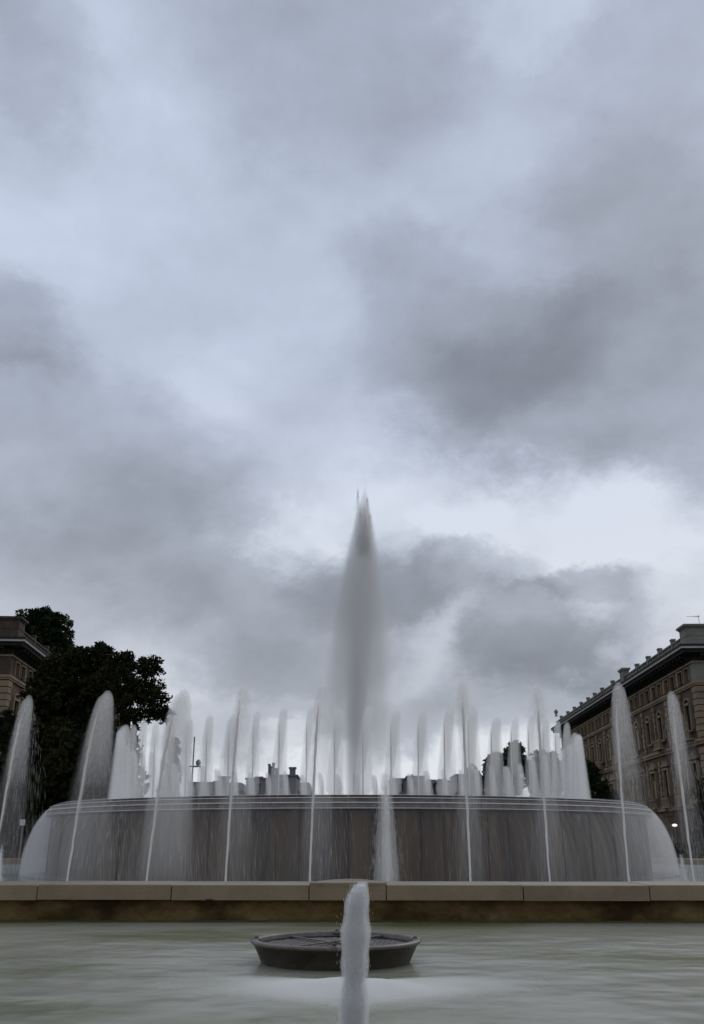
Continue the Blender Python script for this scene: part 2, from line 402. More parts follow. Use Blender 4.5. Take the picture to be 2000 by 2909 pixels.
# ------------------------------------------------------------------ near pool wall with coping stones
wall = empty('pool_wall', (0, KY, 0), KROT)
tag(wall, 'low brown stone wall with pale coping slabs across the front pool', 'wall')
TOP = .282; BOT = .168
MB().box(-14, 14, .075, .70, -.3, BOT).build('wall', M['pool_wall'], wall)
MB().box(-14, 14, .055, .0751, -.3, .014).build('algae_line', M['algae'], wall)
def xk(px): return at(px, 2514, KY).x
joints = [-5.65, -4.55, xk(-280), xk(103), xk(486), xk(878), xk(1097), xk(1484), xk(1839), xk(2225), 4.7, 5.8]
for i in range(len(joints) - 1):
    x0, x1 = joints[i] + .004, joints[i + 1] - .004
    jz = [0, .001, -.001, .002, 0, 0, 0, -.002, .001, 0, 0][i]
    if i == 5:
        b = MB(); b.prism([(x0, 0.0), (x1, 0.0), (x1, .78), (x0, .78)], BOT, TOP - .004)
        st = b.build('coping_stone', M['coping'], wall)
        n = 14; arc = [(x1 - (x1 - x0) * k / n, .03 + .86 * sin(pi * k / n) ** .8) for k in range(n + 1)]
        MB().prism([(x0, -.004), (x1, -.004)] + arc, TOP - .0039, TOP + .018, .004).build('raised_coping_slab', M['coping'], wall)
        continue
    b = MB(); y0 = random.uniform(-.003, .003)
    b.prism([(x0, y0), (x1, y0), (x1, .78), (x0, .78)], BOT + jz * 1.5, TOP + jz, .006)
    b.build('coping_stone', M['coping'], wall)
# chipped lower corners seen as dark notches
for px, wd in ((596, .06),):
    MB().tube([(xk(px) - wd / 2, -.002, BOT), (xk(px) + wd / 2, -.002, BOT)], .008, 8).build('drain_notch', M['dark'], wall)

# round far kerb of the pool
kerb = empty('pool_kerb', (CX, CY, 0)); tag(kerb, 'round stone kerb closing the far side of the big pool', 'kerb')
seg = 2 * pi / 52
km = MB().lathe([(12.85, GZ), (12.85, .15), (12.87, .16), (13.33, .16), (13.35, .15), (13.35, GZ), (12.85, GZ)], 4, a0=-seg / 2 * .99, a1=seg / 2 * .99).mesh('kerb_stone', M['coping'])
for k in range(52):
    a = k * seg
    if CY + 13 * sin(a) < 10.2: continue
    link('kerb_stone', km, kerb, (0, 0, 0), a)

# ------------------------------------------------------------------ raised round basin
basin = empty('fountain_basin', (CX, CY, 0)); tag(basin, 'big round raised stone fountain basin with stepped rim behind the coping wall', 'fountain')
ZR = 1.335
MB().lathe([(6.15, -.2), (6.15, 1.10), (6.30, 1.12), (6.30, ZR - .03)], 96).build('core_wall', M['dark'], basin)
NP = 104; sg = 2 * pi / NP
pms = [MB().lathe([(6.16, -.15), (6.40 + dr, -.15), (6.38 + dr, 1.09), (6.16, 1.09)], 2, a0=-sg / 2 * kk, a1=sg / 2 * kk).mesh('wall_panel', M['wet_stone']) for dr, kk in ((0, .95), (.018, .92), (-.015, .96), (.03, .93))]
for k in range(NP): link('wall_panel', pms[random.randrange(4)], basin, (0, 0, 0), (k + .5) * sg)
tiers = [(6.30, 6.41, 1.295, ZR, M['rim_dark'], 70, 0), (6.28, 6.455, 1.218, 1.291, M['rim_stone'], 66, .3), (6.26, 6.53, 1.130, 1.213, M['rim_stone'], 58, .7)]
for (r0, r1, z0, z1, mm, N, off) in tiers:
    sg = 2 * pi / N
    ms = [MB().lathe([(r0, z0), (r1 - .006 + dr, z0), (r1 + dr, z0 + .006), (r1 + dr, z1 - .008), (r1 - .01 + dr, z1), (r0, z1)], 3, a0=-sg / 2 * .992, a1=sg / 2 * .992).mesh('rim_stone', mm) for dr in (0, .006, -.005)]
    for k in range(N): link('rim_stone', ms[random.randrange(3)], basin, (0, 0, 0), (k + off) * sg)
MB().lathe([(0.02, ZR - .05), (6.31, ZR - .05)], 96).build('basin_water', M['water_back'], basin)

# water running over the rim and falling all round the basin
fall = empty('water_curtain', (CX, CY, 0)); tag(fall, 'thin curtain of falling water pouring off the rim of the round basin', 'waterfall')
for rr, zz, rad in ((6.462, 1.291, .006), (6.538, 1.213, .007), (6.545, 1.128, .006)):
    MB().lathe([(rr + rad * cos(q), zz + rad * sin(q)) for q in np.linspace(0, 2 * pi, 7)], 180).build('overflow_edge', M['stream'], fall, True)
n = 6000
ang = RNG.uniform(0, 2 * pi, n)
def clump(a, seed):
    rr = np.random.default_rng(seed); s = np.zeros_like(a)
    for f in (5, 9, 17, 31, 57, 93, 171, 260): s += np.sin(a * f + rr.uniform(0, 6.3)) * rr.uniform(.4, 1)
    return s
dens = clump(ang, 5)
keep = RNG.uniform(0, 1, n) < np.clip(.42 + .15 * dens, .12, 1)
ang = ang[keep]; n = len(ang)
tt = RNG.uniform(.16, 1, n) ** .8 * .51
v0 = 1.0 + .10 * clump(ang, 9) * .25 + RNG.normal(0, .08, n)
dt = .055
def fallpos(t):
    u_ = t / .52 * pi / 2
    return 6.24 + .72 * v0 * np.sin(u_), 1.345 - 1.37 * (1 - np.cos(u_))
tb = np.minimum(tt + dt, .52)
r0_, z0_ = fallpos(tt); r1_, z1_ = fallpos(tb)
sw = RNG.normal(0, .003, n)
P0 = np.stack([r0_ * np.cos(ang), r0_ * np.sin(ang), np.maximum(z0_, -.02)], 1); P1 = np.stack([r1_ * np.cos(ang + sw / 6), r1_ * np.sin(ang + sw / 6), np.maximum(z1_, -.04)], 1)
link('falling_water', needles_mesh('falling_water', P0, P1, .0016, M['spray']), fall)
def fall_ring(v_in, v_out, t1, e0, nm, dens, amp, seed):
    """falling sheet of droplets; it is thicker where more water spills over, so it falls in bands"""
    NA = 720; K = 12; aa = np.linspace(0, 2 * pi, NA, endpoint=False)
    c_ = clump(aa, seed); c_ = (c_ - c_.min()) / (c_.max() - c_.min())
    fine = np.random.default_rng(seed).uniform(.9, 1.1, NA)
    th = (.25 + amp * c_ ** 1.5) * fine
    V = np.zeros((NA, 2 * K, 3))
    for k in range(K):
        u_ = pi / 2 * k / (K - 1); z = 1.345 - 1.37 * (1 - cos(u_))
        ri = 6.22 + v_in * sin(u_); ro = ri + (e0 + (v_out - v_in) * sin(u_)) * th
        V[:, k] = np.stack([ri * np.cos(aa), ri * np.sin(aa), 0 * aa + z - e0 * .4], 1)
        V[:, 2 * K - 1 - k] = np.stack([ro * np.cos(aa), ro * np.sin(aa), 0 * aa + z + e0], 1)
    ii = np.arange(NA); jj = (ii + 1) % NA; F = []
    for q in range(2 * K):
        q2 = (q + 1) % (2 * K)
        F.append(np.stack([ii * 2 * K + q, jj * 2 * K + q, jj * 2 * K + q2, ii * 2 * K + q2], 1))
    link(nm, raw_mesh(nm, V.reshape(-1, 3), np.concatenate(F).ravel(), 4, vol(dens)), fall)
fall_ring(.64, .80, .53, .02, 'water_sheet', 1.2, .4, 3)
fall_ring(.46, .92, .53, .03, 'spray_sheet', .62, .4, 14)

# ------------------------------------------------------------------ jets
G = 9.81
def jet_needles(h, lean, n, sig, wdt, seed, dt=.035, ragged=.05, fallk=1.0, wind=(0, 0), plume=False, zmin=0.0, lump=0):
    r = np.random.default_rng(seed)
    vz0 = sqrt(2 * G * h); ta = vz0 / G
    t = r.uniform(0, 2 * ta, n)
    late = t > ta
    if fallk < 1: keep = ~late | (r.uniform(0, 1, n) < fallk); t = t[keep]
    n = len(t)
    d = r.normal(0, 1, (n, 2)); q = np.linalg.norm(d, axis=1)
    if plume: f = 1 - np.abs(r.normal(0, .085, n)) - .010 * q ** 2
    else: f = 1 - ragged * (.35 * q ** 2 + .5 * r.uniform(0, 1, n) ** 2)
    f = np.clip(f, .6, 1.01); vz = vz0 * f
    p = 1.6 if not plume else 1.0
    def pos(t_):
        s = t_ / ta; sp = (.5 if not plume else 1.0) * s ** p
        ln = np.minimum(s, 1.0) if plume else s
        ls = ln if plume else np.where(s < 1, s, 1 + .16 * (s - 1)); x = lean[0] * ls + wind[0] * s ** 2 + d[:, 0] * sig * sp
        y = lean[1] * ln + wind[1] * s ** 2 + d[:, 1] * sig * sp
        z = vz * t_ - .5 * G * t_ * t_
        return np.stack([x, y, z], 1)
    A = pos(t); B = pos(t + dt)
    L = np.linalg.norm(B - A, axis=1)
    short = L < .035 * (1 if not plume else 2.5)
    B[short] = A[short] + np.array([0, 0, .04 if not plume else .10])
    ok = (A[:, 2] > zmin) & (B[:, 2] > zmin - .05) & ((A[:, 2] + B[:, 2]) / 2 > zmin)
    return A[ok], B[ok]

def stream_mesh(h, lean, r0, seed, upto=.8, wind=(0, 0), n=26):
    rr = random.Random(seed); vz0 = sqrt(2 * G * h); ta = vz0 / G; pts = []; rad = []
    for i in range(n):
        t = ta * upto * (i / (n - 1)); s = t / ta
        pts.append((lean[0] * s + wind[0] * s * s + rr.gauss(0, .002), lean[1] * s + rr.gauss(0, .002), vz0 * t - .5 * G * t * t))
        rad.append(r0 * (1 + .5 * s + rr.uniform(-.16, .16)) * (1 if i < n - 5 else max(.05, (n - 1 - i) / 5)))
    return MB().tube(pts, rad, 8).mesh('stream', M['stream'], True)

JY = 10.3
def jet_at(base_px, top_px, top_py, label, seed, n=2600, sig=.12, r0=.0105, wind=.05, fallk=.6, wdt=.0010, head=5.2, body=.75, veil=.16, group='arching jets in the row behind the coping wall'):
    b = at(base_px, 2500, JY); tp = at(top_px, top_py, JY)
    h = tp.z + .03; lean = tp.x - b.x - wind
    bx = b.x - lean * .06
    o = empty('water_jet', (bx, JY, -.05)); tag(o, label, 'water jet', group)
    link('stream', stream_mesh(h, (lean, .10), r0, seed, wind=(wind, 0), upto=.72), o)
    A, B = jet_needles(h * .99, (lean, .10), n, sig, wdt, seed, fallk=fallk, wind=(wind, 0))
    link('spray', needles_mesh('spray', A, B, wdt, M['spray']), o)
    k = sig / .12
    loft(jet_shell(h, lean, wind, h * .55, .050 * k, .066 * k, foot=.45, close=.10)).build('spray_head', vol(head), o)
    loft(jet_shell(h * .985, lean, wind, h * .05, .058 * k, .11 * k, foot=.75, close=.11)).build('spray_body', vol(body), o)
    loft(jet_shell(h * .96, lean, wind, h * .02, .075 * k, .16 * k, foot=.5, close=.18)).build('spray_veil', vol(veil), o)
    MB().lathe([(0.03, -.2), (.03, .02), (.022, .03)], 10, cap=True).build('nozzle', M['metal'], o)
    return o
jet_at(-25, 76, 1976, 'outermost left arching jet, in front of the left palazzo and dark trees', 1, wind=.03)
jet_at(190, 302, 1966, 'arching jet in front of the dark trees, second in the row from the left', 2, sig=.15, wind=.06)
jet_at(415, 522, 1962, 'arching jet with its broad head at the right edge of the dark trees', 3, sig=.16, wind=.05, body=2.4)
jet_at(640, 693, 1942, 'faint tall jet against grey sky, midway between dark trees and central plume', 4, wind=.03, sig=.14, head=3.6, body=.8)
jet_at(880, 917, 1938, 'tall thin jet just left of the central plume, rising from behind the coping wall', 5, wind=.03, sig=.13, head=3.2, body=1.0)
jet_at(1337, 1316, 1927, 'tallest arching jet right of the central plume, before the far dark tree', 6, wind=.03, sig=.14, head=4.2, body=1.0)
jet_at(1562, 1530, 1943, 'faint tall jet before the dense white right end of the ring of jets', 7, wind=.03, sig=.14, head=3.4, body=.8)
jet_at(1787, 1764, 1940, 'arching jet crossing the middle of the right palazzo parapet', 8, sig=.13, wind=.07)
jet_at(1972, 1914, 1964, 'outermost right arching jet before the near corner of the right palazzo', 9, wind=.06)
# the one weak jet of the row: short and broad
b = at(1101, 2500, 9.9)
o = empty('water_jet', (b.x, 9.9, -.05)); tag(o, 'short broad blurred jet just right of the raised coping slab', 'water jet', 'arching jets in the row behind the coping wall')
link('stream', stream_mesh(1.25, (-.01, 0), .02, 31, upto=.7), o)
A, B = jet_needles(1.32, (-.01, .05), 1500, .13, .002, 32, ragged=.16)
link('spray', needles_mesh('spray', A, B, .0016, M['spray']), o)
loft(jet_shell(1.32, -.01, 0, .10, .035, .06, foot=.3)).build('spray_head', vol(6.0), o)
loft(jet_shell(1.30, -.01, 0, .02, .06, .15, foot=.3)).build('spray_body', vol(2.2), o)

# ring of upright jets inside the basin
RR = 5.08; NJ = 64
HB = 1.5
variants = []
for k in range(8):
    s1 = stream_mesh(HB, (.09, 0), .0095, 50 + k, upto=.68, n=14)
    wd = random.uniform(.9, 1.15)
    hd = loft(jet_shell(HB, .09, 0, HB * .30, .066 * wd, .088 * wd, foot=.5, nl=22, close=.09), 10).mesh('spray_head', vol(4.6))
    bd = loft(jet_shell(HB * .97, .09, 0, .0, .076 * wd, .15 * wd, foot=.12, nl=22, close=.10), 10).mesh('spray_body', vol(2.2))
    variants.append((s1, hd, bd))
ORD = ['first', 'second', 'third', 'fourth', 'fifth', 'sixth', 'seventh', 'eighth', 'ninth', 'tenth', 'eleventh', 'twelfth', 'thirteenth', 'fourteenth', 'fifteenth', 'sixteenth']
cnt = {}
ringj = []
for k in range(NJ):
    a = (k + .5) / NJ * 2 * pi - pi / 2          # 0 = nearest the camera
    ringj.append((a, RR * cos(a), RR * sin(a)))
ringj.sort(key=lambda q: abs(q[1]))
for (a, x, y) in ringj:
    far = sin(a)
    h = 1.55 if far < 0 else 1.55 - .42 * far ** .7
    h *= random.uniform(.93, 1.04); wf = random.uniform(.85, 1.25)
    side = 'left' if x < 0 else 'right'; dep = 'near' if far < 0 else 'far'
    if abs(x) > 4.05:
        label = 'one of the crowded jets merging into a white mass at the %s end' % side
        grp = 'crowded jets at the %s end of the ring' % side
    else:
        c = cnt[(side, dep)] = cnt.get((side, dep), 0) + 1
        if dep == 'near': label = 'thin tall jet on the near side of the basin ring, %s %s of the plume' % (ORD[c - 1], side)
        else: label = 'short jet on the far side of the basin ring, %s %s of the plume' % (ORD[c - 1], side)
        grp = 'upright jets in a ring inside the basin'
    j = empty('ring_jet', (CX + x, CY + y, 1.29), a); j.scale = (wf, wf, h / HB); tag(j, label, 'water jet', grp)
    s1, hd, bd = variants[random.randrange(8)]
    link('stream', s1, j); link('spray_head', hd, j); link('spray_body', bd, j)

# central plume
pl_ = empty('central_plume', (.02, CY, 1.2)); tag(pl_, 'very tall central water plume with pointed top rising far above every other jet', 'water jet')
def plume_mat():
    m = bpy.data.materials.new('plume mist'); m.use_nodes = True; nt = m.node_tree; nt.nodes.clear(); L = nt.links.new
    def mt(op, a, b=None, c=None, clamp=False):
        n = nt.nodes.new('ShaderNodeMath'); n.operation = op; n.use_clamp = clamp
        for i, v in enumerate((a, b, c)):
            if v is None: continue
            if hasattr(v, 'links'): L(v, n.inputs[i])
            else: n.inputs[i].default_value = v
        return n.outputs[0]
    def mr(v, a, b, c, d):
        n = nt.nodes.new('ShaderNodeMapRange'); n.interpolation_type = 'SMOOTHSTEP'; L(v, n.inputs['Value'])
        for k_, q in zip(('From Min', 'From Max', 'To Min', 'To Max'), (a, b, c, d)): n.inputs[k_].default_value = q
        return n.outputs[0]
    t_ = nt.nodes.new('ShaderNodeTexCoord'); sp = nt.nodes.new('ShaderNodeSeparateXYZ'); L(t_.outputs['Object'], sp.inputs[0])
    X, Y, Z = sp.outputs
    f = mt('DIVIDE', Z, 8.0, clamp=True)
    cx_ = mt('MULTIPLY', f, .31)
    dx = mt('SUBTRACT', X, cx_)
    rho = mt('SQRT', mt('ADD', mt('MULTIPLY', dx, dx), mt('MULTIPLY', Y, Y)))
    w_ = mt('MULTIPLY', mt('SUBTRACT', 1.0, mt('POWER', f, 2.3)), .92)
    w_ = mt('MAXIMUM', w_, .02)
    mp_ = nt.nodes.new('ShaderNodeMapping'); mp_.inputs['Scale'].default_value = (5.5, 5.5, .35); L(t_.outputs['Object'], mp_.inputs[0])
    nz = nt.nodes.new('ShaderNodeTexNoise'); nz.inputs['Scale'].default_value = 1.6; nz.inputs['Detail'].default_value = 3; L(mp_.outputs[0], nz.inputs['Vector'])
    rr = mt('ADD', mt('DIVIDE', rho, w_), mt('MULTIPLY', mt('SUBTRACT', nz.outputs['Fac'], .5), .35))
    shape = mr(rr, .70, 1.10, 1.0, 0.0)
    hz = mt('POWER', mt('DIVIDE', mt('SUBTRACT', Z, .3), 5.2, clamp=True), .9)
    hz = mt('MAXIMUM', hz, .10); st = mt('ADD', .45, mt('MULTIPLY', nz.outputs['Fac'], 1.1))
    d1 = mt('MULTIPLY', mt('MULTIPLY', mt('MULTIPLY', shape, hz), st), mr(Z, 3.0, 7.4, 1.6, 2.8))
    # rising core
    cw = mt('ADD', .15, mt('MULTIPLY', f, .35))
    core = mr(mt('DIVIDE', mt('ADD', rho, mt('MULTIPLY', mt('SUBTRACT', nz.outputs['Fac'], .5), .05)), cw), .45, 1.25, 1.0, 0.0)
    fade = mr(Z, 1.2, 5.5, 1.0, 0.0)
    d2 = mt('MULTIPLY', mt('MULTIPLY', core, fade), 4.0)
    tot_ = mt('ADD', d1, d2)
    v = nt.nodes.new('ShaderNodeVolumePrincipled'); v.inputs['Color'].default_value = (.82, .81, .79, 1); v.inputs['Anisotropy'].default_value = .2  # greyer than the other mists: its backlit dimness is put into the colour
    L(tot_, v.inputs['Density'])
    o_ = nt.nodes.new('ShaderNodeOutputMaterial'); L(v.outputs[0], o_.inputs['Volume'])
    m.cycles.volume_step_rate = .12
    return m
lv = []
for i_ in range(18):
    f = i_ / 17; z = 8.15 * f
    wv = max(.05, .95 * (1 - min(1, f * 1.0) ** 3.2) + .05); lv.append((.31 * f, 0, z, wv, wv))
loft(lv, 20).build('spray', plume_mat(), pl_)
A, B = jet_needles(7.7, (.30, 0), 1500, .18, .003, 77, dt=.05, plume=True)
link('droplets', needles_mesh('droplets', A, B, .0016, M['spray']), pl_)
for (dx, z0_s, z1_s, w_s) in ((.12, 6.2, 8.2, .11), (.30, 6.0, 7.6, .16), (.38, 6.1, 7.85, .12), (.47, 5.9, 7.3, .11), (.20, 6.0, 7.55, .13), (.06, 6.0, 7.1, .10)):
    loft([(dx + (.27 - dx) * .3 * (1 - q), 0, z0_s + (z1_s - z0_s) * q, max(.004, w_s * (1 - q) ** .8 * min(1, .1 + q * 8)), max(.004, w_s * (1 - q) ** .8 * min(1, .1 + q * 8))) for q in np.linspace(0, 1, 12)], 10).build('crest_spike', vol(4.5), pl_)
sp0 = []; sp1 = []
for (dx, top, nn) in ((.13, 7.8, 120), (.36, 7.6, 160), (.27, 7.35, 200), (.42, 7.15, 160), (.20, 7.3, 160), (.31, 7.0, 250)):
    z = top - np.abs(RNG.normal(0, .45, nn)) - .05; wd = (top - z) * .07 + .01
    x = dx + RNG.normal(0, 1, nn) * wd; y = RNG.normal(0, 1, nn) * wd
    sp0.append(np.stack([x, y, z], 1)); sp1.append(np.stack([x, y, z + RNG.uniform(.08, .2, nn)], 1))
link('crest', needles_mesh('crest', np.concatenate(sp0), np.concatenate(sp1), .0022, M['spray']), pl_)
MB().lathe([(.20, -.2), (.20, .06), (.15, .10)], 16, cap=True).build('nozzle', M['metal'], pl_)

# low foaming jets at both edges of the picture
def cone_jet(x, y, h, wd, label, n=900, seed=1):
    o = empty('foam_jet', (x, y, 0)); tag(o, label, 'water jet', 'low white foam jets beside the basin')
    r = np.random.default_rng(seed); z = h * (1 - r.uniform(0, 1, n) ** .6) ; q = wd * (1 - (z / h) ** 1.5) * .55 + .012
    x0 = r.normal(0, 1, n) * q * .6; y0 = r.normal(0, 1, n) * q * .6
    P0 = np.stack([x0, y0, z], 1); P1 = np.stack([x0 * 1.04, y0 * 1.04, z + r.uniform(.03, .09, n)], 1)
    link('spray', needles_mesh('spray', P0, P1, .002, M['foam']), o)
    loft([(0, 0, z_ * h, max(.003, wd * .6 * (1 - z_ ** 1.6)), max(.003, wd * .6 * (1 - z_ ** 1.6))) for z_ in np.linspace(0, 1, 10)]).build('spray_mist', vol(9.0), o)
    MB().lathe([(wd * .42, -.05), (wd * .34, h * .3), (wd * .22, h * .65), (wd * .06, h * .9), (.002, h * .95)], 14).build('stream', M['foam'], o, True)
p = at(1936, 2440, 14.0); cone_jet(p.x, 14, p.z + .03, .10, 'low white foam jet right of the basin at the right edge', seed=3)
p = at(4, 2412, 14.0); cone_jet(p.x, 14, p.z + .03, .10, 'low white foam jet left of the basin at the left edge', seed=4)

# foreground foaming jet
JX, JF = at(1000, 2880, 3.5).x + .0, 3.42
o = empty('foam_jet', (JX, JF, 0)); tag(o, 'thick white foaming jet in the foreground, in front of the bronze bowl', 'water jet')
ztop = at(1020, 2505, JF).z
r = np.random.default_rng(8)
def fgx(z): return .004 + .014 * np.clip(z / ztop, 0, 2) ** 1.2
def fg_levels(grow, cut):
    lv = []
    for q in range(26):
        z = -.04 + (ztop * cut + .04) * q / 25; f = z / ztop
        hw = .0445 - .005 * f + .0035 * sin(z * 26) + .0028 * sin(z * 61 + 1) + grow
        # the top is cut off slanting: its left side is lower
        tp_ = min(1.0, max(0.0, (f - .84) / (cut - .84 + 1e-6))); hw2 = hw * (1 - .42 * tp_ ** 1.3) * (1 if q < 25 else .7); xs = fgx(z) + (hw - hw2) * .8
        lv.append((xs, .002 * sin(z * 40), z, max(hw2, .001), max(hw2, .001)))
    return lv
loft(fg_levels(-.024, .93), 20).build('stream', M['foam'], o, True)
loft(fg_levels(-.006, .985), 20).build('spray', vol(70.0, .25, (.993, .988, .978)), o)
loft(fg_levels(.006, 1.0), 20).build('spray_mist', vol(20.0, .25, (.985, .975, .955)), o)
n = 900; z = ztop * r.uniform(.05, 1.0, n); x = fgx(z) + r.normal(0, .023, n); y = r.normal(0, .023, n)
ok = z < ztop * (.98 - .12 * np.clip((.02 - x) / .04, 0, 1.5)); x, y, z = x[ok], y[ok], z[ok]; n = len(x)
P0 = np.stack([x, y, z], 1); P1 = P0 + np.stack([r.normal(0, .002, n), 0 * x, r.uniform(.005, .018, n)], 1)
link('droplets', needles_mesh('droplets', P0, P1, .0010, M['foam']), o)

n = 2600; z = ztop * r.uniform(-.03, .965, n); an = r.uniform(0, 2 * pi, n); f_ = np.clip(z / ztop, 0, 1.02)
edge = .0445 - .005 * f_ + .0035 * np.sin(z * 26) + .0028 * np.sin(z * 61 + 1)
rd = edge * (1 - .42 * np.clip((f_ - .84) / .16, 0, 1) ** 1.3) * (r.normal(.84, .16, n))
x = fgx(z) + np.cos(an) * rd + (edge - rd) * .5 * (f_ > .84); y = np.sin(an) * rd
P0 = np.stack([x, y, z], 1); P1 = P0 + np.stack([r.normal(0, .002, n), r.normal(0, .002, n), r.uniform(.004, .022, n)], 1)
link('froth', needles_mesh('froth', P0, P1, .0010, M['foam']), o)
# foam spreading on the pool around the bowl foot: low froth mound with feathered edge, as tiny flecks
NXF, NYF = 72, 60; fx_ = np.linspace(-1.35, 1.35, NXF); fy_ = np.linspace(3.45, 5.35, NYF)
XX, YY = np.meshgrid(fx_, fy_, indexing='ij')
kk = (YY - 3.6) / 1.45
halfw = .42 + 0 * kk
prof = np.exp(-(np.abs(XX) / halfw) ** 1.2 * 1.5) * np.clip(1 - np.abs((kk - (.52 + .22 * np.clip(np.abs(XX) / .6, 0, 1.3) ** .7)) / .24) ** 2, 0, 1)
rg_ = np.random.default_rng(21)
wob = sum(np.sin(XX * f1 + YY * f2 + p_) * a_ for f1, f2, p_, a_ in ((7, 3, 1, .10), (13, 9, 2, .08), (3, 17, .5, .07), (23, 14, 3, .05)))
hgt = np.clip(prof * (1 + wob) - .03, 0, None) ** 1.15 * .055
V = np.concatenate([np.stack([XX + JX, YY, .0015 + hgt], 2).reshape(-1, 3), np.stack([XX + JX, YY, .0011 + 0 * hgt], 2).reshape(-1, 3)])
idx = np.arange(NXF * NYF).reshape(NXF, NYF); q_ = np.stack([idx[:-1, :-1], idx[1:, :-1], idx[1:, 1:], idx[:-1, 1:]], 2).reshape(-1, 4)
keepq = hgt.reshape(-1)[q_].max(1) > 0
q_ = q_[keepq]; F = np.concatenate([q_.ravel(), (q_[:, ::-1] + NXF * NYF).ravel()])
fo = link('foam', raw_mesh('foam', V, F, 4, vol(26.0, .25, (.985, .975, .955)))); tag(fo, 'pale foam drifting on the water at the foot of the bronze bowl', 'foam', kind='stuff')

# ------------------------------------------------------------------ bronze light bowl with grate
BC = at(954, 2672, 5.52); BX, BY = BC.x, 5.52
RB, RBB, ZB = .456, .398, .110
bowl = empty('light_bowl', (BX, BY, 0)); tag(bowl, 'dark bronze round bowl with mesh grate standing in the front pool', 'bowl')
MB().lathe([(RBB - .01, -.15), (RBB, 0), (RB - .012, ZB - .018), (RB, ZB - .014)], 72).build('shell', M['bowl'], bowl, True)
MB().lathe([(RB - .002, ZB - .016), (RB + .004, ZB - .010), (RB + .004, ZB - .002), (RB - .004, ZB + .003), (RB - .034, ZB + .003), (RB - .038, ZB - .004), (RB - .040, ZB - .03)], 72).build('rim', M['bowl_rim'], bowl, True)
MB().lathe([(.001, ZB - .12), (RB - .10, ZB - .12), (RB - .040, ZB - .02)], 48).build('lamp_well', M['dark'], bowl)
gr = MB()
rg = RB - .040
for k in range(-10, 11):
    x = k * .041; h_ = sqrt(max(0, rg ** 2 - x ** 2))
    if h_ > .03: gr.box(x - .0022, x + .0022, -h_, h_, ZB - .030, ZB - .0275)
    if h_ > .03: gr.box(-h_, h_, x - .0022, x + .0022, ZB - .0274, ZB - .0252)
link('mesh_grate', gr.mesh('mesh_grate', M['grate']), bowl, None, radians(38))
for sgn in (1, -1):
    q = MB().box(-rg - .01, rg + .01, -.011, .011, ZB - .016 + .003 * sgn, ZB - .010 + .003 * sgn).build('cross_bar', M['bowl_rim'], bowl); q.rotation_euler = (0, 0, sgn * radians(52))
for a in (0, pi / 2, pi, 3 * pi / 2):
    q = MB().lathe([(.001, ZB + .008), (.030, ZB + .008), (.034, ZB + .002), (.034, ZB - .006)], 16).build('mounting_lug', M['bowl_rim'], bowl, True); q.location = ((RB - .026) * cos(a), (RB - .026) * sin(a), 0)
    q2 = MB().lathe([(.001, ZB + .013), (.010, ZB + .013), (.012, ZB + .004)], 8).build('bolt', M['dark'], q)
MB().lathe([(.001, ZB - .08), (.12, ZB - .08), (.14, ZB - .10)], 24).build('lamp_glass', M['glass'], bowl)

